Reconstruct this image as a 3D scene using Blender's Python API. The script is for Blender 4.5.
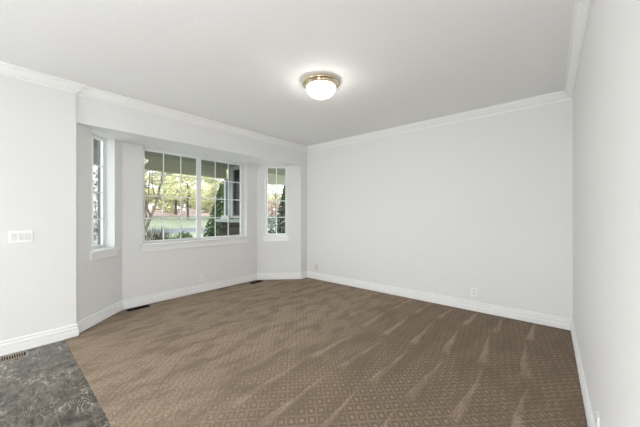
import bpy, bmesh, math, random
import numpy as np
from mathutils import Vector, Matrix

for o in list(bpy.data.objects):
    bpy.data.objects.remove(o, do_unlink=True)
S = bpy.context.scene
COL = S.collection

# ------------------------------------------------------------------ camera
cd = bpy.data.cameras.new('camera')
cd.sensor_width = 36.0
cd.lens = 273.4 / 640 * 36
cd.shift_y = 1.0 / 640
cd.clip_start = 0.02
cd.clip_end = 400
cam = bpy.data.objects.new('camera', cd)
COL.objects.link(cam)
YAW = math.atan(230 / 273.4)
cam.location = (0, 0, 1.327)
cam.rotation_euler = (math.pi / 2, 0, YAW)
S.camera = cam

# ------------------------------------------------------------------ world, sun, added fill lights, exposure
W = bpy.data.worlds.new('world')
S.world = W
W.use_nodes = True
wn = W.node_tree
bg = wn.nodes['Background']
bg.inputs['Color'].default_value = (0.86, 0.92, 1.0, 1)
# overcast sky: the zenith is three times as bright as the horizon
tcw = wn.nodes.new('ShaderNodeTexCoord'); sxw = wn.nodes.new('ShaderNodeSeparateXYZ')
mxw = wn.nodes.new('ShaderNodeMath'); mxw.operation = 'MAXIMUM'; mxw.inputs[1].default_value = 0.0
maw = wn.nodes.new('ShaderNodeMath'); maw.operation = 'MULTIPLY_ADD'
SKY_ZENITH = 8.8
maw.inputs[1].default_value = SKY_ZENITH * 2 / 3; maw.inputs[2].default_value = SKY_ZENITH / 3
wn.links.new(tcw.outputs['Generated'], sxw.inputs[0]); wn.links.new(sxw.outputs[2], mxw.inputs[0])
wn.links.new(mxw.outputs[0], maw.inputs[0]); wn.links.new(maw.outputs[0], bg.inputs['Strength'])

sd = bpy.data.lights.new('sun', 'SUN')
sd.energy = 7.0
sd.angle = math.radians(3)
sd.color = (1.0, 0.95, 0.86)
sun = bpy.data.objects.new('sun', sd)
COL.objects.link(sun)
sun.rotation_euler = (math.radians(35), math.radians(38), 0)

fd = bpy.data.lights.new('foyer_fill', 'POINT')  # added fill just behind the camera, no fixture stands there
fd.energy = 100
fd.shadow_soft_size = .15
fd.color = (0.955, 0.98, 1.0)
fl = bpy.data.objects.new('foyer_fill', fd)
COL.objects.link(fl)
fl.location = (-0.6, -0.6, 0.28)

hd = bpy.data.lights.new('hall_fill', 'POINT')  # second unseen fill, added at the rear left to even out the walls
hd.energy = 160
hd.shadow_soft_size = .25
hd.color = (0.955, 0.98, 1.0)
hl = bpy.data.objects.new('hall_fill', hd)
COL.objects.link(hl)
hl.location = (-3.3, -3.3, 1.6)

S.view_settings.view_transform = 'Standard'
S.view_settings.look = 'None'
S.view_settings.gamma = 1.0
S.view_settings.use_curve_mapping = False
S.view_settings.exposure = 0.25


# ------------------------------------------------------------------ node helpers
def mat(name, color, rough=0.6, metal=0.0, spec=0.5):
    m = bpy.data.materials.new(name)
    m.use_nodes = True
    b = m.node_tree.nodes['Principled BSDF']
    b.inputs['Base Color'].default_value = (*color, 1)
    b.inputs['Roughness'].default_value = rough
    b.inputs['Metallic'].default_value = metal
    b.inputs['Specular IOR Level'].default_value = spec
    return m


class NT:
    """tiny expression builder over a material's nodes"""
    def __init__(s, m):
        s.m = m; s.t = m.node_tree; s.n = s.t.nodes; s.b = s.n['Principled BSDF']

    def link(s, a, b): s.t.links.new(a, b)

    def coord(s):
        return s.n.new('ShaderNodeTexCoord').outputs['Object']

    def xyz(s):
        x = s.n.new('ShaderNodeSeparateXYZ'); s.link(s.coord(), x.inputs[0]); return x.outputs

    def m_(s, op, a, b=None, c=None):
        n = s.n.new('ShaderNodeMath'); n.operation = op
        for i, v in enumerate((a, b, c)):
            if v is None: continue
            if isinstance(v, (int, float)): n.inputs[i].default_value = v
            else: s.link(v, n.inputs[i])
        return n.outputs[0]

    def smooth(s, v, lo, hi, a=0.0, b=1.0):
        n = s.n.new('ShaderNodeMapRange'); n.interpolation_type = 'SMOOTHSTEP'
        s.link(v, n.inputs['Value'])
        for k, q in (('From Min', lo), ('From Max', hi), ('To Min', a), ('To Max', b)): n.inputs[k].default_value = q
        return n.outputs['Result']

    def noise(s, scale, detail=3, rough=.5, stretch=None, dist=0.0):
        n = s.n.new('ShaderNodeTexNoise')
        n.inputs['Scale'].default_value = scale; n.inputs['Detail'].default_value = detail
        n.inputs['Roughness'].default_value = rough; n.inputs['Distortion'].default_value = dist
        c = s.coord()
        if stretch:
            mp = s.n.new('ShaderNodeMapping'); s.link(c, mp.inputs[0])
            mp.inputs['Scale'].default_value = stretch[0]; mp.inputs['Rotation'].default_value = stretch[1]
            c = mp.outputs[0]
        s.link(c, n.inputs['Vector'])
        return n.outputs['Fac']

    def mix(s, f, a, b):
        n = s.n.new('ShaderNodeMix'); n.data_type = 'RGBA'
        if isinstance(f, (int, float)): n.inputs[0].default_value = f
        else: s.link(f, n.inputs[0])
        for i, v in ((6, a), (7, b)):
            if isinstance(v, tuple): n.inputs[i].default_value = (*v, 1)
            else: s.link(v, n.inputs[i])
        return n.outputs[2]

    def bump(s, h, strength, dist):
        n = s.n.new('ShaderNodeBump'); n.inputs['Strength'].default_value = strength
        n.inputs['Distance'].default_value = dist
        s.link(h, n.inputs['Height']); s.link(n.outputs[0], s.b.inputs['Normal'])

    def color(s, c): s.link(c, s.b.inputs['Base Color'])


# ------------------------------------------------------------------ materials
M = {}
M['wall'] = mat('wall_paint', (0.80, 0.80, 0.79), 0.65, spec=0.3)
t = NT(M['wall']); t.bump(t.noise(95, 2), 0.12, 0.004)
M['ceiling'] = mat('ceiling_paint', (0.87, 0.87, 0.86), 0.8, spec=0.2)
t = NT(M['ceiling']); t.bump(t.noise(48, 4, .6), 0.30, 0.006)
M['trim'] = mat('trim_paint', (0.90, 0.90, 0.89), 0.35)
M['vinyl'] = mat('window_vinyl', (0.86, 0.87, 0.86), 0.35)
M['plate'] = mat('plate_plastic', (0.90, 0.90, 0.89), 0.3)
M['almond'] = mat('plate_almond', (0.72, 0.68, 0.60), 0.35)
M['device'] = mat('plate_device', (0.76, 0.76, 0.75), 0.4)
M['slot'] = mat('plate_slot', (0.12, 0.12, 0.12), 0.6)
M['nickel'] = mat('lamp_brass', (0.80, 0.66, 0.48), 0.18, 1.0)
M['finial'] = mat('finial_bronze', (0.16, 0.11, 0.07), 0.35, 0.8)
M['bronze'] = mat('register_bronze', (0.012, 0.009, 0.007), 0.7, spec=.1)
M['tan'] = mat('register_tan', (0.30, 0.24, 0.185), 0.5, 0.3)
M['black'] = mat('duct_black', (0.004, 0.0035, 0.003), 0.9, spec=.0)

dome = mat('lamp_glass', (0.95, 0.93, 0.88), 0.3)
b = dome.node_tree.nodes['Principled BSDF']
b.inputs['Emission Color'].default_value = (1.0, 0.965, 0.92, 1)
b.inputs['Emission Strength'].default_value = 19.0
M['dome'] = dome

gl = bpy.data.materials.new('window_glass'); gl.use_nodes = True
n = gl.node_tree.nodes; n.clear()
out = n.new('ShaderNodeOutputMaterial'); tr = n.new('ShaderNodeBsdfTransparent'); gs = n.new('ShaderNodeBsdfGlossy')
gs.inputs['Roughness'].default_value = 0.0
tr.inputs['Color'].default_value = (0.97, 0.985, 0.975, 1)
fr = n.new('ShaderNodeLayerWeight'); fr.inputs['Blend'].default_value = .5
pw = n.new('ShaderNodeMath'); pw.operation = 'POWER'; pw.inputs[1].default_value = 5.0
ma = n.new('ShaderNodeMath'); ma.operation = 'MULTIPLY_ADD'; ma.inputs[1].default_value = .95; ma.inputs[2].default_value = .022
mx = n.new('ShaderNodeMixShader')
L = gl.node_tree.links.new
L(fr.outputs['Facing'], pw.inputs[0]); L(pw.outputs[0], ma.inputs[0]); L(ma.outputs[0], mx.inputs[0]); L(tr.outputs[0], mx.inputs[1]); L(gs.outputs[0], mx.inputs[2]); L(mx.outputs[0], out.inputs[0])
M['glass'] = gl

# carpet: diamond lattice with centre dots, vacuum wedges in the nap, their sheen painted as colour
cp = mat('carpet', (0.3, 0.24, 0.19), 0.95, spec=0.05)
t = NT(cp); X, Y, Z = t.xyz()
mm = t.m_
jx = mm('MULTIPLY', mm('SUBTRACT', t.noise(3.0, 3), .5), .05)
a = mm('MULTIPLY', mm('ADD', X, Y), .7071 / .066)
bb = mm('MULTIPLY', mm('SUBTRACT', Y, X), .7071 / .086)
fa = mm('ABSOLUTE', mm('SUBTRACT', mm('FRACT', a), .5))
fb = mm('ABSOLUTE', mm('SUBTRACT', mm('FRACT', bb), .5))
mxd = mm('MAXIMUM', fa, fb)
dot = t.smooth(mxd, .13, .20, 1, 0)
ring = mm('MULTIPLY', t.smooth(mxd, .17, .24), t.smooth(mxd, .36, .43, 1, 0))
xs = mm('ADD', X, jx)
v = mm('DIVIDE', mm('SUBTRACT', mm('ADD', Y, jx), 1.86), .86)
row = mm('FLOOR', v); fv = mm('FRACT', v); inv = mm('SUBTRACT', 1.0, fv)
cs = mm('COSINE', mm('MULTIPLY', row, math.pi))
x0 = mm('ADD', mm('MULTIPLY', cs, .035), .14)
sh = mm('MULTIPLY', mm('MULTIPLY', mm('ADD', cs, 1.0), inv), -.04)
u = mm('FRACT', mm('DIVIDE', mm('SUBTRACT', xs, mm('ADD', x0, sh)), .305))
wdt = mm('MULTIPLY', inv, .27)
edge = mm('SUBTRACT', wdt, u)
edge = mm('ADD', edge, mm('MULTIPLY', mm('SUBTRACT', t.noise(14, 3, .6), .5), .12))
wedge = mm('MULTIPLY', t.smooth(edge, -.03, .07), t.smooth(fv, .0, .16))
# alternate passes lie lighter / darker
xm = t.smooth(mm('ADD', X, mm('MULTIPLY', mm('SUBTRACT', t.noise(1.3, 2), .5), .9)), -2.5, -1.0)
xw = mm('MULTIPLY', t.smooth(X, -2.6, -1.5), t.smooth(X, -.08, -.03, 1, 0))
wedge = mm('MULTIPLY', wedge, mm('MULTIPLY', mm('ADD', mm('MULTIPLY', xw, .8), .2), t.smooth(X, -.05, .0, 1, 0)))
blotch = t.noise(3.0, 5, .55, ((2.4, 0.9, 1), (0, 0, math.radians(12))))
fib = t.noise(75, 5, .75)
pat = mm('MULTIPLY', mm('SUBTRACT', 1.0, mm('MULTIPLY', wedge, .75)), mm('ADD', mm('MULTIPLY', xm, .88), .12))
wn_ = t.n.new('ShaderNodeTexWhiteNoise'); wn_.noise_dimensions = '2D'
cv = t.n.new('ShaderNodeCombineXYZ'); t.link(mm('FLOOR', mm('DIVIDE', mm('SUBTRACT', xs, mm('ADD', x0, sh)), .305)), cv.inputs[0]); t.link(row, cv.inputs[1]); t.link(cv.outputs[0], wn_.inputs['Vector'])
nap = mm('ADD', mm('MULTIPLY', wn_.outputs['Value'], .35), mm('MULTIPLY', u, .35))
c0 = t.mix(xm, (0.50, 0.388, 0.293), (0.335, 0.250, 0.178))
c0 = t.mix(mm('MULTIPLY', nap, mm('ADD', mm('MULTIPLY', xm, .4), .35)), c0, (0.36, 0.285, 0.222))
c1 = t.mix(mm('MULTIPLY', wedge, .85), c0, (0.53, 0.418, 0.322))
c2 = t.mix(mm('MULTIPLY', mm('MULTIPLY', ring, pat), .58), c1, (0.115, 0.085, 0.062))
c3 = t.mix(mm('MULTIPLY', mm('MULTIPLY', dot, pat), .6), c2, (0.40, 0.325, 0.258))
c4 = t.mix(t.smooth(blotch, .42, .64, 0, .55), c3, (0.20, 0.155, 0.115))
rib = mm('ABSOLUTE', mm('SUBTRACT', mm('FRACT', mm('MULTIPLY', a, 1.5)), .5))
rib = mm('MULTIPLY', t.smooth(rib, .25, .48), mm('SUBTRACT', 1.0, mm('MULTIPLY', xm, .9)))
c4 = t.mix(mm('MULTIPLY', rib, .28), c4, (0.19, 0.145, 0.107))
lin = mm('MULTIPLY', t.smooth(mxd, .43, .48), mm('SUBTRACT', 1.0, mm('MULTIPLY', xm, .8)))
c4 = t.mix(mm('MULTIPLY', mm('MULTIPLY', lin, t.smooth(t.noise(7, 3), .35, .6)), .45), c4, (0.17, 0.13, 0.095))
c4 = t.mix(t.smooth(t.noise(32, 4, .65, ((1, 1.6, 1), (0, 0, .785))), .42, .62, 0, .26), c4, (0.165, 0.125, 0.092))
c5 = t.mix(t.smooth(fib, .4, .62, 0, .55), c4, (0.15, 0.113, 0.083))
t.color(c5)
t.bump(mm('ADD', fib, mm('MULTIPLY', mxd, .6)), .35, .006)
M['carpet'] = cp

# marble tile
mb = mat('marble', (0.2, 0.19, 0.17), 0.22)
t = NT(mb); X, Y, Z = t.xyz(); mm = t.m_
big = t.noise(5, 6, .65, ((1, 1, 1), (0, 0, .5)), 1.2)
fine = t.noise(15, 6, .7, ((1, 2.6, 1), (0, 0, .75)), .8)
ve1 = t.smooth(mm('ABSOLUTE', mm('SUBTRACT', t.noise(3.2, 5, .6, ((1, 2.0, 1), (0, 0, 1.1)), 1.5), .5)), .0, .014, 1, 0)
ve2 = t.smooth(mm('ABSOLUTE', mm('SUBTRACT', t.noise(6, 4, .6, ((2.4, 1, 1), (0, 0, -.5)), 2.0), .52)), .0, .012, 1, 0)
vm = t.smooth(t.noise(4, 2), .45, .62)
gx = mm('ABSOLUTE', mm('SUBTRACT', mm('FRACT', mm('DIVIDE', mm('ADD', X, 3.15), .457)), .5))
gy = mm('ABSOLUTE', mm('SUBTRACT', mm('FRACT', mm('DIVIDE', mm('SUBTRACT', Y, .262), .457)), .5))
gr = t.smooth(mm('MAXIMUM', gx, gy), .4935, .4955)
c0 = t.mix(t.smooth(big, .35, .68), (0.066, 0.054, 0.040), (0.195, 0.170, 0.136))
c1 = t.mix(t.smooth(fine, .38, .68, 0, .9), c0, (0.028, 0.023, 0.017))
c2 = t.mix(mm('MULTIPLY', ve1, mm('ADD', mm('MULTIPLY', vm, .7), .2)), c1, (0.62, 0.58, 0.52))
c3 = t.mix(mm('MULTIPLY', ve2, mm('MULTIPLY', vm, .55)), c2, (0.55, 0.48, 0.40))
c4 = t.mix(mm('MULTIPLY', gr, .8), c3, (0.19, 0.165, 0.135))
t.color(c4)
t.bump(mm('SUBTRACT', 1.0, gr), .2, .002)
M['marble'] = mb

# outdoors
def vary(name, c1, c2, scale, rough=.8):
    m = mat(name, c1, rough, spec=.03); t = NT(m)
    t.color(t.mix(t.smooth(t.noise(scale, 3), .35, .65), c1, c2)); return m

M['lawn'] = vary('lawn_grass', (0.0690, 0.0840, 0.0540), (0.0990, 0.0990, 0.0750), .6)
M['bank'] = vary('leaf_litter', (0.135, 0.094, 0.080), (0.165, 0.128, 0.112), .7)
M['road'] = vary('asphalt', (0.0450, 0.0480, 0.0570), (0.0600, 0.0618, 0.0690), 1.5)
M['porch'] = mat('porch_boards', (0.1800, 0.1920, 0.1560), .6, spec=.05)
t = NT(M['porch']); X, Y, Z = t.xyz()
g = t.smooth(t.m_('ABSOLUTE', t.m_('SUBTRACT', t.m_('FRACT', t.m_('DIVIDE', X, .15)), .5)), .46, .49)
t.color(t.mix(t.m_('MULTIPLY', g, .7), (0.165, 0.165, 0.122), (0.06, 0.06, 0.045)))
M['beam'] = mat('porch_beam_paint', (0.270, 0.265, 0.185), .6, spec=.05)
M['jamb'] = mat('exterior_jamb_paint', (0.15, 0.17, 0.178), .6, spec=.05)
M['slab'] = vary('concrete', (0.52, 0.52, 0.50), (0.60, 0.59, 0.57), 3)
M['siding'] = mat('siding_sage', (0.2160, 0.2340, 0.2100), .6, spec=.05)
M['outtrim'] = mat('outdoor_trim', (0.2640, 0.2820, 0.2700), .5, spec=.05)
M['outpost'] = mat('outdoor_post', (0.3120, 0.3300, 0.3300), .5, spec=.05)
M['darkpane'] = mat('dark_pane', (0.0090, 0.0096, 0.0060), .35, spec=.15)
st = mat('stacked_stone', (0.1200, 0.1020, 0.0780), .9, spec=.05)
t = NT(st); vo = t.n.new('ShaderNodeTexVoronoi'); vo.inputs['Scale'].default_value = 7
mp = t.n.new('ShaderNodeMapping'); mp.inputs['Scale'].default_value = (1, 1, 2.2); t.link(t.coord(), mp.inputs[0]); t.link(mp.outputs[0], vo.inputs['Vector'])
sp = t.n.new('ShaderNodeSeparateColor'); t.link(vo.outputs['Color'], sp.inputs[0])
t.color(t.mix(sp.outputs[0], (0.007, 0.006, 0.0045), (0.05, 0.041, 0.03))); t.bump(vo.outputs['Distance'], .6, .03)
M['stone'] = st
M['bark'] = vary('bark', (0.0450, 0.0360, 0.0312), (0.0900, 0.0750, 0.0660), 9)
M['palebark'] = vary('pale_bark', (0.60, 0.58, 0.54), (0.10, 0.085, 0.075), 9)
def leafy(m):
    # leaves let part of the light through
    t = m.node_tree; b = t.nodes['Principled BSDF']; o = t.nodes['Material Output']
    tl = t.nodes.new('ShaderNodeBsdfTranslucent'); mx = t.nodes.new('ShaderNodeMixShader'); mx.inputs[0].default_value = .45
    t.links.new(b.inputs['Base Color'].links[0].from_socket, tl.inputs['Color'])
    t.links.new(b.outputs[0], mx.inputs[1]); t.links.new(tl.outputs[0], mx.inputs[2]); t.links.new(mx.outputs[0], o.inputs[0])
    return m
M['yellow'] = leafy(vary('leaf_yellow', (0.50, 0.44, 0.28), (0.29, 0.32, 0.16), 2.2))
M['ygreen'] = leafy(vary('leaf_yellow_green', (0.17, 0.24, 0.11), (0.47, 0.41, 0.27), 2.2))
M['pink'] = leafy(vary('leaf_russet', (0.27, 0.17, 0.15), (0.33, 0.24, 0.21), .9))
M['conifer'] = vary('leaf_conifer', (0.0132, 0.0270, 0.0090), (0.0330, 0.0528, 0.0180), 7)
M['green'] = vary('leaf_green', (0.0210, 0.0372, 0.0120), (0.0510, 0.0720, 0.0270), 8)
M['greyleaf'] = vary('leaf_grey', (0.08, 0.08, 0.06), (0.62, 0.60, 0.54), 9)
M['blade'] = mat('grass_blade', (0.01, 0.01, 0.007), .8, spec=.05)
t = NT(M['blade']); t.color(t.mix(t.smooth(t.noise(34, 1, .5, ((1, 1, .12), (0, 0, 0))), .5, .62), (0.022, 0.024, 0.014), (0.30, 0.29, 0.26)))
M['whiteleaf'] = vary('leaf_white', (0.1200, 0.1260, 0.1140), (0.0720, 0.0960, 0.0660), 3)
M['house'] = mat('house_siding', (0.1200, 0.1080, 0.1020), .8, spec=.05)
M['roof'] = mat('house_roof', (0.0660, 0.0600, 0.0582), .9, spec=.05)
M['bluewin'] = mat('house_window', (0.0480, 0.0540, 0.0660), .3)


# ------------------------------------------------------------------ object helpers
def obj(name, bm, m, parent=None, smooth=False):
    me = bpy.data.meshes.new(name)
    bmesh.ops.recalc_face_normals(bm, faces=bm.faces)
    bm.to_mesh(me); bm.free()
    if smooth:
        for p in me.polygons: p.use_smooth = True
    o = bpy.data.objects.new(name, me)
    me.materials.append(m)
    COL.objects.link(o)
    if parent: o.parent = parent
    return o


def tag(o, label, cat, group=None):
    o['label'] = label; o['category'] = cat
    if group: o['group'] = group
    return o


def thing(name, label, cat, loc=(0, 0, 0), rz=0.0, group=None):
    o = bpy.data.objects.new(name, None); COL.objects.link(o)
    o.location = loc; o.rotation_euler = (0, 0, rz); o.empty_display_size = .1
    return tag(o, label, cat, group)


def struct(o): o['kind'] = 'structure'; return o


def box(bm, x0, x1, y0, y1, z0, z1, bev=0.0, mtx=None):
    r = bmesh.ops.create_cube(bm, size=1)
    vs = r['verts']
    bmesh.ops.transform(bm, verts=vs, matrix=Matrix.Translation(((x0 + x1) / 2, (y0 + y1) / 2, (z0 + z1) / 2)) @ Matrix.Diagonal((x1 - x0, y1 - y0, z1 - z0, 1)))
    if bev:
        es = list({e for v in vs for e in v.link_edges})
        r2 = bmesh.ops.bevel(bm, geom=es, offset=bev, segments=2, affect='EDGES', profile=.6)
        vs = list({v for f in r2['faces'] for v in f.verts} | {v for v in vs if v.is_valid})
    if mtx is not None: bmesh.ops.transform(bm, verts=vs, matrix=mtx)


def bx(*a, **k):
    bm = bmesh.new(); box(bm, *a, **k); return bm


def prism(bm, pts, z0, z1):
    lo = [bm.verts.new((p[0], p[1], z0)) for p in pts]; hi = [bm.verts.new((p[0], p[1], z1)) for p in pts]
    bm.faces.new(lo); bm.faces.new(hi)
    for i in range(len(pts)):
        j = (i + 1) % len(pts); bm.faces.new((lo[i], lo[j], hi[j], hi[i]))


def tube(bm, pts, rad, n=8):
    rings = []
    for i, p in enumerate(pts):
        d = (Vector(pts[min(i + 1, len(pts) - 1)]) - Vector(pts[max(i - 1, 0)])).normalized()
        a = d.cross(Vector((.3, 1, .2))).normalized(); c = d.cross(a)
        rings.append([bm.verts.new(Vector(p) + rad[i] * (a * math.cos(2 * math.pi * k / n) + c * math.sin(2 * math.pi * k / n))) for k in range(n)])
    for r0, r1 in zip(rings, rings[1:]):
        for k in range(n): bm.faces.new((r0[k], r0[(k + 1) % n], r1[(k + 1) % n], r1[k]))
    bm.faces.new(rings[0]); bm.faces.new(rings[-1])


def lathe(bm, prof, n=48):
    rings = []
    for r, z in prof:
        if r < 1e-6: rings.append([bm.verts.new((0, 0, z))])
        else: rings.append([bm.verts.new((r * math.cos(2 * math.pi * k / n), r * math.sin(2 * math.pi * k / n), z)) for k in range(n)])
    for a, c in zip(rings, rings[1:]):
        for k in range(n):
            q = (k + 1) % n
            if len(a) == 1 and len(c) == 1: continue
            if len(a) == 1: bm.faces.new((a[0], c[q], c[k]))
            elif len(c) == 1: bm.faces.new((a[k], a[q], c[0]))
            else: bm.faces.new((a[k], a[q], c[q], c[k]))


def offset_path(path, d):
    """offset an open path to its right by d, mitred"""
    out = []
    for i, p in enumerate(path):
        p = Vector(p)
        ns = []
        for a, c in ((i - 1, i), (i, i + 1)):
            if a < 0 or c >= len(path): continue
            e = (Vector(path[c]) - Vector(path[a])).normalized(); ns.append(Vector((e.y, -e.x)))
        if len(ns) == 1: out.append(p + ns[0] * d)
        else:
            m_ = (ns[0] + ns[1]).normalized(); out.append(p + m_ * (d / m_.dot(ns[0])))
    return out


def sweep(path, prof, groups, prefix, m):
    """profile of (offset, z) along path; one mesh per group of segments, named prefix_<side>"""
    offs = [offset_path(path, o) for o, z in prof]
    made = []
    for name, segs in groups:
        bm = bmesh.new()
        for i in segs:
            A = [bm.verts.new((offs[k][i].x, offs[k][i].y, prof[k][1])) for k in range(len(prof))]
            B = [bm.verts.new((offs[k][i + 1].x, offs[k][i + 1].y, prof[k][1])) for k in range(len(prof))]
            for k in range(len(prof)):
                q = (k + 1) % len(prof); bm.faces.new((A[k], A[q], B[q], B[k]))
            bm.faces.new(A); bm.faces.new(B)
        made.append(struct(obj(prefix + name, bm, m)))
    return made


# ------------------------------------------------------------------ room shell
H = 2.74; SOF = 2.335
XL = -3.945                     # foyer part of the left wall
HL = (-3.968, .57); HR = (-3.92, 4.05)      # header line
BAY = [(-3.99, .57), (-4.55, 1.14), (-4.55, 3.42), (-3.92, 4.05)]
YB = 4.235; XR = .197; YR = -4.6
TH = .205

def bayline_outer():
    ext = [(-3.99 + .3, .57 - .3)] + BAY[1:3] + [(-3.92 + .3, 4.05 + .3)]
    o = offset_path(ext, -TH)
    e1 = (Vector(BAY[1]) - Vector(BAY[0])).normalized(); n1 = Vector((-e1.y, e1.x))
    e3 = (Vector(BAY[3]) - Vector(BAY[2])).normalized(); n3 = Vector((-e3.y, e3.x))
    return [Vector(BAY[0]) + n1 * TH, o[1], o[2], Vector(BAY[3]) + n3 * TH]

OUT = bayline_outer()

def wall_panel(name, A, B, Ao, Bo, s0, s1, zb, z1=SOF):
    """bay wall from A to B with one opening between s0 and s1 from zb up to the soffit"""
    A = Vector(A); B = Vector(B); e = (B - A).normalized(); nrm = Vector((-e.y, e.x)) * TH
    P0 = A + e * s0; P1 = A + e * s1
    bm = bmesh.new()
    prism(bm, [A, P0, P0 + nrm, Ao], 0, z1)
    prism(bm, [P1, B, Bo, P1 + nrm], 0, z1)
    prism(bm, [P0, P1, P1 + nrm, P0 + nrm], 0, zb)
    return struct(obj(name, bm, M['wall']))

ZS = .868                       # rough sill
L_S = (.238, .642); C_S = (.252, 2.043); R_S = (.165, .602)
wall_panel('wall_bay_left', BAY[0], BAY[1], OUT[0], OUT[1], *L_S, ZS)
wall_panel('wall_bay_center', BAY[1], BAY[2], OUT[1], OUT[2], *C_S, ZS)
wall_panel('wall_bay_right', BAY[2], BAY[3], OUT[2], OUT[3], *R_S, ZS)
struct(obj('wall_left', bx(XL - .2, XL, YR, .57, 0, H), M['wall']))
struct(obj('wall_left_corner', bx(-4.12, -3.92, 4.05, YB, 0, SOF), M['wall']))
bm = bmesh.new()
prism(bm, [HL, (-3.92, YB), (-4.12, YB), (HL[0] - .2, HL[1])], SOF, H)
struct(obj('wall_left_header', bm, M['wall']))
bm = bmesh.new()
prism(bm, [(HL[0] - .2, .57), (-4.12, 4.05), OUT[3], OUT[2], OUT[1], OUT[0]], SOF, SOF + .2)
struct(obj('ceiling_bay', bm, M['wall']))
struct(obj('wall_back', bx(-4.12, XR + .15, YB, YB + .15, 0, H), M['wall']))
struct(obj('wall_right', bx(XR, XR + .15, YR, YB, 0, H), M['wall']))
bm = bmesh.new()
box(bm, XL - .2, XR + .15, YR - .15, YR, 0, H)
struct(obj('wall_rear', bm, M['wall']))
struct(obj('ceiling', bx(XL - .4, XR + .15, YR - .15, YB + .15, H, H + .15), M['ceiling']))
EDGE = .474
bm = bmesh.new()
prism(bm, [(XL, EDGE), (XR, EDGE), (XR, YB), (-3.92, YB), BAY[3], BAY[2], BAY[1], BAY[0], (XL, .57)], -.15, 0)
struct(obj('floor', bm, M['carpet']))
struct(obj('floor_marble', bx(XL, XR, YR, EDGE, -.15, -.004), M['marble']))

# baseboards (stepped profile) and crown moulding
bb = [(0, .010), (.018, .010), (.018, .062), (.010, .066), (.010, .073), (.0165, .077), (.0165, .102), (.006, .107), (.006, .117), (.013, .122), (.013, .130), (.006, .138), (0, .138)]
bpath = [(XL, YR), (XL, .57), BAY[0], BAY[1], BAY[2], BAY[3], (-3.92, YB), (XR, YB), (XR, YR)]
sweep(bpath, bb, [('left', [0, 1]), ('bay_left', [2]), ('bay_center', [3]), ('bay_right', [4, 5]), ('back', [6]), ('right', [7])], 'baseboard_', M['trim'])
cr = [(0, H), (0, 2.638), (.009, 2.638), (.011, 2.650), (.006, 2.653), (.006, 2.660), (.016, 2.664), (.030, 2.680), (.048, 2.700), (.056, 2.712), (.056, 2.718), (.072, 2.722), (.072, H)]
cpath = [(XL, YR), (XL, .57), HL, (-3.92, YB), (XR, YB), (XR, YR)]
sweep(cpath, cr, [('1', [0, 1]), ('2', [2]), ('3', [3]), ('4', [4])], 'trim_', M['trim'])


# ------------------------------------------------------------------ windows
PANE_TX, PANE_TZ = -.005, -.005

def window(name, A, B, s0, s1, sashes, cols, label):
    """local frame: +x along the wall, +y outward, origin on the wall face at the opening's start"""
    A = Vector(A); B = Vector(B); e = (B - A).normalized()
    w = bpy.data.objects.new(name, None); COL.objects.link(w); struct(w); w['label'] = label
    P = A + e * s0; w.location = (P.x, P.y, 0); w.rotation_euler = (0, 0, math.atan2(e.y, e.x))
    Lw = s1 - s0; d0, d1 = .122, .158
    z0, z1 = .888, SOF - .002
    fw = .022 if sashes > 1 else .014
    bm = bmesh.new()
    box(bm, .001, fw, d0, d1, z0, z1); box(bm, Lw - fw, Lw - .001, d0, d1, z0, z1)
    box(bm, fw, Lw - fw, d0, d1, z0, z0 + .018); box(bm, fw, Lw - fw, d0, d1, z1 - .020, z1)
    obj('frame', bm, M['vinyl'], w)
    bm = bmesh.new()
    box(bm, .001, .012, d1, TH + .001, z0, z1); box(bm, Lw - .012, Lw - .001, d1, TH + .001, z0, z1); box(bm, .012, Lw - .012, d1, TH + .001, z0 - .015, z0 + .012)
    obj('exterior_jamb', bm, M['jamb'], w)
    inner = (fw, Lw - fw)
    span = (inner[1] - inner[0]) / sashes
    for k in range(sashes):
        a = inner[0] + k * span; c = a + span
        sw = .021 if sashes == 1 else .040
        bm = bmesh.new()
        zz0, zz1 = z0 + .018, z1 - .020
        zz1s = zz1 - .018
        za = zz0 + .022
        box(bm, a, a + sw, d0 + .004, d1 - .002, zz0, zz1, .002); box(bm, c - sw, c, d0 + .004, d1 - .002, zz0, zz1, .002)
        box(bm, a + sw, c - sw, d0 + .004, d1 - .002, zz0, za, .002); box(bm, a + sw, c - sw, d0 + .004, d1 - .002, zz1s, zz1, .002)
        s = obj('sash', bm, M['vinyl'], w)
        pc = ((a + c) / 2, .1425, (za + zz1s) / 2); hw = (c - a) / 2 - sw + .003; hh = (zz1s - za) / 2 + .003
        pn = obj('pane', bx(-hw, hw, -.002, .002, -hh, hh), M['glass'], s); pn.location = pc
        if sashes == 2 and k == 0: pn.rotation_euler = (PANE_TX, 0, PANE_TZ)
        gx0, gx1 = a + sw, c - sw
        bm = bmesh.new(); mw = .0075
        for i in range(1, cols):
            x = gx0 + (gx1 - gx0) * i / cols
            box(bm, x - mw, x + mw, .1305, .1388, za, zz1s)
        for i in range(1, 4):
            z = za + (zz1s - za) * i / 4
            box(bm, gx0, gx1, .1303, .1390, z - mw, z + mw)
        obj('grille', bm, M['vinyl'], s)
    hz = .042
    bm = bmesh.new(); box(bm, -hz, Lw + hz, -.046, 0.0, .868, .888, .004); box(bm, .0012, Lw - .0012, 0.0, d1, .868, .888)
    obj('stool', bm, M['trim'], w)
    bm = bmesh.new()
    box(bm, -hz + .012, Lw + hz - .012, -.016, 0, .792, .868, .003); box(bm, -hz + .012, Lw + hz - .012, -.024, 0, .848, .868, .004)
    box(bm, -hz + .014, Lw + hz - .014, -.022, 0, .780, .796, .004)
    obj('apron', bm, M['trim'], w)
    return w

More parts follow.
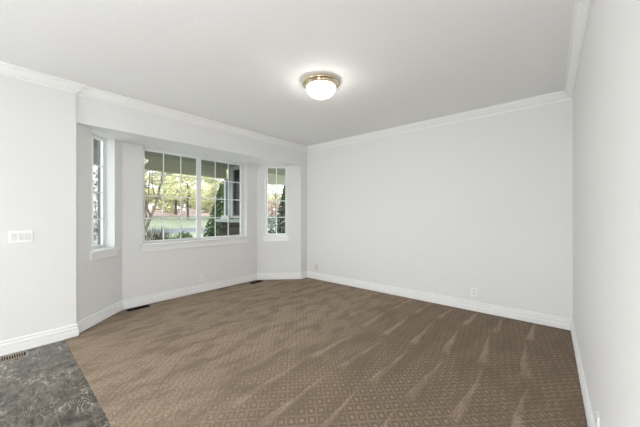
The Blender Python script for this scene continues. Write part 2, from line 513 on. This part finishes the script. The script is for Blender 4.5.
window('window_1', BAY[0], BAY[1], *L_S, 1, 2, 'narrow white gridded window on the left angled side of the bay')
window('window_2', BAY[1], BAY[2], *C_S, 2, 3, 'wide white double window in the middle of the bay')
window('window_3', BAY[2], BAY[3], *R_S, 1, 2, 'narrow white gridded window on the right angled side of the bay')

# ------------------------------------------------------------------ ceiling light
cl = thing('ceiling_light', 'round brass flush mount ceiling light with a glowing white glass dome', 'ceiling light', (-1.865, 2.234, H))
bm = bmesh.new(); lathe(bm, [(0, 0), (.172, 0), (.180, -.004), (.186, -.012), (.195, -.022), (.196, -.030), (.190, -.036), (.180, -.039), (.177, -.047), (.171, -.052), (.168, -.060), (.160, -.065), (.154, -.066), (.130, -.062), (0, -.055)])
obj('ring', bm, M['nickel'], cl, True)
bm = bmesh.new(); lathe(bm, [(.152, -.062)] + [(.152 * math.cos(q) ** .8, -.062 - .102 * math.sin(q)) for q in [i * math.pi / 2 / 14 for i in range(1, 14)]] + [(0, -.164)])
obj('dome', bm, M['dome'], cl, True)
bm = bmesh.new(); lathe(bm, [(0, -.160), (.013, -.163), (.015, -.170), (.010, -.176), (.007, -.182), (0, -.185)], 20)
obj('finial', bm, M['finial'], cl, True)


# ------------------------------------------------------------------ switch plate, outlets
def wall_plate(name, label, cat, loc, rz, pm, kind, group=None):
    """local: +x along the wall, -y into the room, origin at the plate's centre"""
    w = thing(name, label, cat, loc, rz, group or ('electrical outlets low on the walls' if kind == 'outlet' else None))
    wd = {'switch': .164, 'outlet': .072, 'blank': .072}[kind]
    obj('plate', bx(-wd / 2, wd / 2, -.007, 0, -.058, .058, .0025), pm, w)
    if kind == 'switch':
        for k in (-1, 0, 1):
            bm = bmesh.new()
            box(bm, k * .046 - .0165, k * .046 + .0165, -.011, -.006, -.0335, .0335, .0015)
            box(bm, k * .046 - .014, k * .046 + .014, -.0135, -.009, -.030, .002, .0015)
            obj('rocker', bm, M['device'], w)
    else:
        for sz in (-1, 1):
            r = obj('receptacle', bx(-.0165, .0165, -.0095, -.005, sz * .02 - .0145, sz * .02 + .0145, .003), M['device'] if pm is M['plate'] else pm, w)
            bm = bmesh.new()
            box(bm, -.0085, -.006, -.0102, -.009, sz * .02 - .003, sz * .02 + .007)
            box(bm, .006, .0085, -.0102, -.009, sz * .02 - .002, sz * .02 + .006)
            box(bm, -.0025, .0025, -.0102, -.009, sz * .02 - .010, sz * .02 - .0055)
            obj('slots', bm, M['slot'], r)
        bm = bmesh.new(); lathe(bm, [(0, 0), (.003, 0), (.002, .001), (0, .0012)], 12)
        s = obj('screw', bm, M['plate'], w); s.location = (0, -.0072, 0); s.rotation_euler = (math.pi / 2, 0, 0)
    return w

wall_plate('light_switch', 'white three gang rocker switch plate on the left wall', 'light switch', (XL, .163, 1.112), math.pi / 2, M['plate'], 'switch')
wall_plate('wall_outlet', 'white outlet low on the right half of the back wall', 'outlet', (-.799, YB, .263), 0, M['plate'], 'outlet')
wall_plate('wall_outlet', 'small almond outlet on the back wall beside the far left corner', 'outlet', (-3.643, YB, .258), 0, M['almond'], 'outlet')
wall_plate('wall_outlet', 'white outlet under the wide middle bay window', 'outlet', (-4.55, 2.235, .252), math.pi / 2, M['plate'], 'outlet')
wall_plate('wall_outlet', 'white outlet on the right wall seen edge on above the baseboard', 'outlet', (XR, 2.05, .215), -math.pi / 2, M['plate'], 'outlet')


# ------------------------------------------------------------------ floor registers
def register(label, loc, Lr, Wr, m, n, z, hole):
    """long side along local y"""
    r = thing('floor_register', label, 'floor vent', (loc[0], loc[1], z), 0, 'floor vents along the left side')
    bm = bmesh.new(); bw = .016
    box(bm, -Wr / 2, -Wr / 2 + bw, -Lr / 2, Lr / 2, 0, .006); box(bm, Wr / 2 - bw, Wr / 2, -Lr / 2, Lr / 2, 0, .006)
    box(bm, -Wr / 2 + bw, Wr / 2 - bw, -Lr / 2, -Lr / 2 + bw, 0, .006); box(bm, -Wr / 2 + bw, Wr / 2 - bw, Lr / 2 - bw, Lr / 2, 0, .006)
    obj('frame', bm, m, r)
    obj('duct', bx(-Wr / 2 + bw, Wr / 2 - bw, -Lr / 2 + bw, Lr / 2 - bw, .0002, .001), M['black'], r)
    bm = bmesh.new(); step = (Lr - 2 * bw) / n
    for k in range(1, n):
        y = -Lr / 2 + bw + k * step
        box(bm, -Wr / 2 + bw, Wr / 2 - bw, y - step * hole, y + step * hole, .001, .0052)
    obj('slats', bm, m, r)
    return r

register('dark bronze floor vent in the carpet below the left edge of the wide window', (-4.458, 1.305), .27, .10, M['bronze'], 12, 0, .22)
register('dark bronze floor vent in the carpet at the far right corner of the bay', (-4.405, 3.30), .27, .10, M['bronze'], 12, 0, .22)
register('tan metal floor vent set in the dark marble tiles by the left wall', (-3.835, .05), .31, .135, M['tan'], 18, -.004, .24)

# ------------------------------------------------------------------ porch
struct(obj('ceiling_porch', bx(-6.72, -4.74, -3.0, 9.0, 2.55, 2.60), M['porch']))
PB = thing('porch_beam', 'long grey green porch beam running past the top of all the bay windows', 'beam')
obj('beam', bx(-6.55, -6.37, -3.0, 3.838, 2.262, 2.55), M['beam'], PB)
obj('beam', bx(-6.55, -6.37, 4.21, 9.0, 2.262, 2.55), M['beam'], PB)
struct(obj('floor_porch', bx(-6.75, -4.75, -3.0, 9.0, -.45, -.15), M['slab']))

pr = thing('porch_pier', 'sage green porch partition with a dark pane on a stacked stone base', 'porch pier', (-6.0, 4.0, -.15))
def pl(x0, x1, y0, y1, z0, z1, bev=0): return bx(x0 + 6, x1 + 6, y0 - 4, y1 - 4, z0 + .15, z1 + .15, bev=bev)
obj('stone_base', pl(-6.60, -5.45, 3.84, 4.16, -.15, 1.13), M['stone'], pr)
obj('ledge', pl(-6.88, -5.43, 3.79, 4.20, 1.13, 1.205, .008), M['siding'], pr)
obj('cap_block', pl(-6.56, -6.22, 3.80, 4.16, 1.205, 1.30, .006), M['outpost'], pr)
obj('post', pl(-6.52, -6.435, 3.85, 3.95, 1.30, 2.262), M['outpost'], pr)
bm = pl(-6.365, -6.12, 3.87, 4.13, 1.30, 2.549); box(bm, -.12, .55, -.13, .13, 1.355, 1.455); box(bm, -.12, .55, -.13, .13, 2.595, 2.699)
obj('siding_panel', bm, M['siding'], pr)
bm = pl(-6.20, -6.11, 3.845, 3.88, 1.27, 2.53); box(bm, -.11, .55, -.155, -.12, 2.60, 2.68); box(bm, -.11, .55, -.155, -.12, 1.40, 1.44)
obj('casing', bm, M['outtrim'], pr)
obj('dark_pane', pl(-6.12, -5.45, 3.90, 4.10, 1.30, 2.45), M['darkpane'], pr)
obj('dark_gap', pl(-6.435, -6.365, 3.92, 4.10, 1.30, 2.262), M['darkpane'], pr)

# ------------------------------------------------------------------ ground
def sheet(name, xs, m, y0=-60, y1=140):
    bm = bmesh.new(); prev = None
    for x, z in xs:
        c = [bm.verts.new((x, y0, z)), bm.verts.new((x, y1, z)), bm.verts.new((x, y0, z - .4)), bm.verts.new((x, y1, z - .4))]
        if prev:
            for q, w in ((0, 1), (2, 3), (0, 2), (1, 3)): bm.faces.new((prev[q], prev[w], c[w], c[q]))
        else: bm.faces.new((c[0], c[1], c[3], c[2]))
        prev = c
    bm.faces.new((prev[0], prev[1], prev[3], prev[2]))
    return struct(obj(name, bm, m))

sheet('ground_front_lawn', [(-4.75, -.45), (-28, -.5)], M['lawn'])
sheet('ground_road', [(-28, -.53), (-37, -.53)], M['road'])
sheet('ground_far_lawn', [(-37, -.5), (-60, 1.0)], M['lawn'])
sheet('ground_leafy_bank', [(-60, 1.0), (-80, 2.4), (-130, 4.0)], M['bank'])


# ------------------------------------------------------------------ plants
def leaf_mesh(bm, rng, pts, size, aspect=.6):
    for p in pts:
        d = Vector(rng.normal(size=3)).normalized(); e = d.orthogonal().normalized()
        s = size * rng.uniform(.6, 1.3)
        p = Vector(p)
        a = d * s * .5; c = e * s * aspect * .5
        bm.faces.new([bm.verts.new(q) for q in (p - a, p + c, p + a, p - c)])


def blob_points(rng, clumps, n):
    out = []
    for k in range(n):
        c = clumps[rng.integers(len(clumps))]
        d = rng.normal(size=3); d /= np.linalg.norm(d)
        r = rng.uniform(.55, 1.0) ** .5
        out.append((c[0] + d[0] * r * c[3], c[1] + d[1] * r * c[3], c[2] + d[2] * r * c[4]))
    return out


def tree(name, label, loc, h, crown_r, trunk_r, leafm, n, size, seed, barkm='bark', crown_lo=.35, lean=(0, 0), group=None):
    rng = np.random.default_rng(seed)
    T = thing(name, label, 'tree', loc, 0, group)
    bm = bmesh.new()
    top = (lean[0], lean[1], h * .8)
    P = [(0, 0, -.3), (lean[0] * .2, lean[1] * .2, h * .25), (lean[0] * .55, lean[1] * .55, h * .5), top]
    tube(bm, P, [trunk_r * 1.2, trunk_r, trunk_r * .75, trunk_r * .25])
    clumps = []
    nb = 11
    for k in range(nb):
        q = 2 * math.pi * k / nb * 2.4 + rng.uniform(-.3, .3); f = (.16 if h > 7 else .03) + .58 * k / nb
        s = (lean[0] * f * 1.2, lean[1] * f * 1.2, h * f)
        rr = crown_r * rng.uniform(.45, .8)
        e = (s[0] + math.cos(q) * rr, s[1] + math.sin(q) * rr, min(h * .93, h * max(crown_lo, f + .12) + rng.uniform(0, .1) * h))
        mid = tuple((s[i] + e[i]) / 2 + (0, 0, .02 * h)[i] for i in range(3))
        tube(bm, [s, mid, e], [trunk_r * .45, trunk_r * .3, trunk_r * .1], 6)
        cr = crown_r * rng.uniform(.32, .5)
        clumps.append((*e, cr, cr * .8))
    clumps.append((lean[0], lean[1], h * .88, crown_r * .5, h * .12))
    obj('trunk', bm, M[barkm], T)
    bm = bmesh.new(); leaf_mesh(bm, rng, blob_points(rng, clumps, n), size); obj('crown', bm, M[leafm], T)
    return T

def gz(x): return -.5 if x > -37 else -.5 + (-37 - x) / 23 * 1.5 if x > -60 else 1.0 + (-60 - x) / 20 * 1.4

FAR = [
 ('yellow autumn tree on the far lawn with a low forked trunk', -50, 22.4, 9.5, 3.7, .17, 'yellow', 6500, .30),
 ('yellow autumn tree at the left side of the wide window beyond the road', -58, 18.2, 12, 4.0, .2, 'yellow', 8000, .34),
 ('yellow green tree rising behind the forked trunk beyond the road', -64, 26.0, 14, 4.0, .22, 'ygreen', 8000, .36),
 ('yellow tree beside the tall conifer, far beyond the road', -57, 32.5, 11, 4.0, .2, 'yellow', 7500, .34),
 ('yellow green tree beyond the road seen in the left bay window', -50, 9.6, 11, 4.4, .2, 'ygreen', 3000, .34),
 ('green yellow tree with open branches beyond the right bay window', -48, 41.5, 10, 4.6, .2, 'ygreen', 2600, .34),
 ('russet pink tree beyond the right bay window', -62, 52, 6.2, 5.5, .2, 'pink', 3600, .36),
]
for i, (x, u_, h) in enumerate([(-74, 88, 6), (-84, 126, 6), (-94, 156, 6.5), (-73, 166, 6), (-84, 187, 6.5), (-73, 206, 6), (-73, 260, 6), (-86, 276, 6.5), (-74, 297, 6)]):
    q = (u_ - 320) / 273.4; y = x * (math.cos(YAW) + q * math.sin(YAW)) / (-math.sin(YAW) + q * math.cos(YAW))
    FAR.append((['yellow green tree on the far bank behind the %s' % k for k in ('left bay window', 'left edge of the wide window', 'leaning stems', 'low round shrub', 'middle post', 'tall conifer', 'left edge of the right bay window', 'russet tree', 'right bay conifer')][i], x, y, h, 3.9, .11, 'yellow' if i % 2 else 'ygreen', 3400, .5))
for i, (lb, x, y, h, cr_, tr_, lm, n, sz) in enumerate(FAR):
    tree('autumn_tree', lb, (x, y, gz(x)), h, cr_, tr_, lm, n, sz, 10 + i, group='autumn trees beyond the road', crown_lo=(.20 if h > 7 else .12) if lm != 'pink' else .15)

# leaning stems near the porch
LT = thing('leaning_tree', 'tree with several thin leaning stems at the left of the wide window', 'tree', (-11.0, 3.35, -.5))
bm = bmesh.new()
stems = [([(0, 0, -.2), (0, .1, 1.3), (0, .42, 2.2), (0, .62, 3.2), (.1, .75, 4.6)], .065),
         ([(.1, -.05, -.2), (.1, -.02, 1.3), (.05, .15, 2.1), (.0, .22, 3.3), (0, .2, 4.5)], .045),
         ([(0, .25, 1.75), (.1, .05, 2.3), (.2, -.25, 3.0)], .028), ([(0, .45, 2.3), (0, .30, 2.9), (.1, .28, 4.2)], .03),
         ([(0, .58, 3.0), (0, .9, 3.5), (0, 1.4, 3.9)], .025), ([(0, .42, 2.2), (.1, .75, 2.75), (.1, 1.15, 3.1)], .022),
         ([(.05, .15, 2.1), (0, -.15, 2.6), (0, -.3, 3.6)], .025)]
for p, r in stems: tube(bm, p, [r * (1 - .75 * i / (len(p) - 1)) for i in range(len(p))], 7)
obj('trunk', bm, M['bark'], LT)
rng = np.random.default_rng(4); bm = bmesh.new()
leaf_mesh(bm, rng, blob_points(rng, [(0, .3, 3.6, .9, .8), (0, 1.1, 3.6, .8, .6), (0, -.2, 3.2, .5, .5), (0, .9, 2.9, .5, .35), (0, .8, 4.4, 1, .6)], 420), .075)
obj('crown', bm, M['ygreen'], LT)

# pale stems seen in the left bay window
PT = thing('birch_tree', 'pale barked multi stem tree close outside the left bay window', 'tree', (-8.0, 1.54, -.45))
bm = bmesh.new()
for (p, r) in (([(0, 0, -.2), (0, .0, .9), (0, .03, 1.7), (0, -.02, 2.6), (0, .1, 3.6)], .075), ([(.1, .05, -.2), (.1, -.06, 1.2), (.1, -.1, 2.2), (.1, -.2, 3.4)], .05),
               ([(0, .03, 1.6), (0, .12, 2.1), (0, .22, 2.9)], .03), ([(.1, -.06, 1.3), (.1, .06, 1.9), (.1, .12, 2.6)], .028)):
    tube(bm, p, [r * (1 - .55 * i / (len(p) - 1)) for i in range(len(p))], 8)
obj('trunk', bm, M['palebark'], PT)
rng = np.random.default_rng(5); bm = bmesh.new()
leaf_mesh(bm, rng, blob_points(rng, [(0, 0, 1.0, .3, .6), (0, 0, 2.0, .32, .7), (0, .0, 3.0, .4, .6)], 1500), .07)
obj('crown', bm, M['greyleaf'], PT)

# ornamental grass
def grass(label, loc, r, h, n, seed):
    rng = np.random.default_rng(seed); bm = bmesh.new()
    for k in range(n):
        q = rng.uniform(0, 2 * math.pi); rr = r * math.sqrt(rng.uniform()) * .6
        bx_, by_ = rr * math.cos(q), rr * math.sin(q); hh = h * rng.uniform(.65, 1.0)
        q2 = q + rng.uniform(-.8, .8); sp = r * rng.uniform(.1, .5); wd = .019
        t_ = Vector((-math.sin(q2), math.cos(q2), 0)) * wd
        p0 = Vector((bx_, by_, 0)); p1 = p0 + Vector((math.cos(q2) * sp * .4, math.sin(q2) * sp * .4, hh * .6)); p2 = p0 + Vector((math.cos(q2) * sp, math.sin(q2) * sp, hh))
        a = [bm.verts.new(v) for v in (p0 - t_, p0 + t_, p1 + t_, p1 - t_, p2)]
        bm.faces.new(a[:4]); bm.faces.new((a[3], a[2], a[4]))
    o = obj('ornamental_grass', bm, M['blade']); o.location = loc
    return tag(o, label, 'ornamental grass')

grass('dark upright grass clump below the leaning stems, left of the wide window', (-8.6, 2.88, -.46), .55, 1.52, 620, 1)

def bush(label, loc, r, h, n, seed, lm, size):
    B = thing('round_shrub', label, 'shrub', loc, 0, 'round shrubs outside the bay')
    bm = bmesh.new()
    for k in range(6):
        q = k * 1.05; tube(bm, [(0, 0, -.03), (.3 * r * math.cos(q), .3 * r * math.sin(q), h * .4), (.6 * r * math.cos(q), .6 * r * math.sin(q), h * .7)], [.02, .014, .006], 6)
    obj('stem', bm, M['bark'], B)
    rng = np.random.default_rng(seed); bm = bmesh.new()
    pts = []
    for k in range(n):
        d = rng.normal(size=3); d /= np.linalg.norm(d); d[2] = abs(d[2]) if rng.uniform() < .8 else d[2] * .6
        q = rng.uniform(.8, 1.03); pts.append((d[0] * r * q, d[1] * r * q, h * .45 + d[2] * h * .55 * q))
    leaf_mesh(bm, rng, pts, size); obj('foliage', bm, M[lm], B)

bush('round green shrub low in the middle of the wide window', (-9.0, 3.88, -.46), .44, 1.24, 1500, 2, 'green', .06)
bush('small green shrub at the lower left of the right bay window', (-7.02, 5.86, -.46), .24, 1.30, 900, 3, 'conifer', .06)
bush('pale flowering shrub across the lawn beyond the right bay window', (-24, 20.0, -.5), .5, 1.75, 700, 6, 'whiteleaf', .22)


def conifer(label, loc, r, h, n, seed):
    C_ = thing('conifer_tree', label, 'tree', loc, 0, 'conifers beside the porch')
    bm = bmesh.new(); tube(bm, [(0, 0, -.05), (0, 0, h * .5), (0, 0, h * .96)], [.06, .04, .01]); obj('trunk', bm, M['bark'], C_)
    rng = np.random.default_rng(seed); bm = bmesh.new(); pts = []
    for k in range(n):
        f = 1 - math.sqrt(rng.uniform(.0005, 1)); q = rng.uniform(0, 2 * math.pi)
        rr = r * min(1, (1 - f) ** .85 * 1.05) * rng.uniform(.7, 1.06) * (1 + .10 * math.sin(7 * q + 9 * f))
        pts.append((rr * math.cos(q), rr * math.sin(q), .1 + f * (h - .1)))
    leaf_mesh(bm, rng, pts, .085, .5); obj('foliage', bm, M['conifer'], C_)

conifer('dark green conical conifer beside the stone based porch pier', (-8.25, 4.84, -.46), .74, 2.95, 9000, 7)
conifer('dark green conical conifer at the right of the right bay window', (-7.35, 6.88, -.46), .54, 3.35, 8000, 8)

# ------------------------------------------------------------------ houses far behind the trees
def house(label, x, y, wl, h):
    z = gz(-60) if x > -80 else 2.4
    Hs = thing('distant_house', label, 'house', (x, y, z))
    obj('wall', bx(-3, 3, -wl / 2, wl / 2, -.5, h), M['house'], Hs)
    bm = bmesh.new()
    vs = [bm.verts.new(v) for v in ((-3.4, -wl / 2 - .4, h), (3.4, -wl / 2 - .4, h), (0, -wl / 2 - .4, h + 2), (-3.4, wl / 2 + .4, h), (3.4, wl / 2 + .4, h), (0, wl / 2 + .4, h + 2))]
    for f in ((0, 1, 2), (3, 4, 5), (0, 1, 4, 3), (1, 2, 5, 4), (2, 0, 3, 5)): bm.faces.new([vs[i] for i in f])
    obj('roof', bm, M['roof'], Hs)
    for k in range(4):
        yy = -wl / 2 + wl * (k + .5) / 4
        f = obj('window', bx(2.98, 3.04, yy - .7, yy + .7, .4, 1.4), M['outtrim'], Hs)
        obj('pane', bx(3.03, 3.06, yy - .58, yy + .58, .5, 1.3), M['bluewin'], f)
house('low pale house far behind the yellow trees', -98, 52, 12, 1.9)
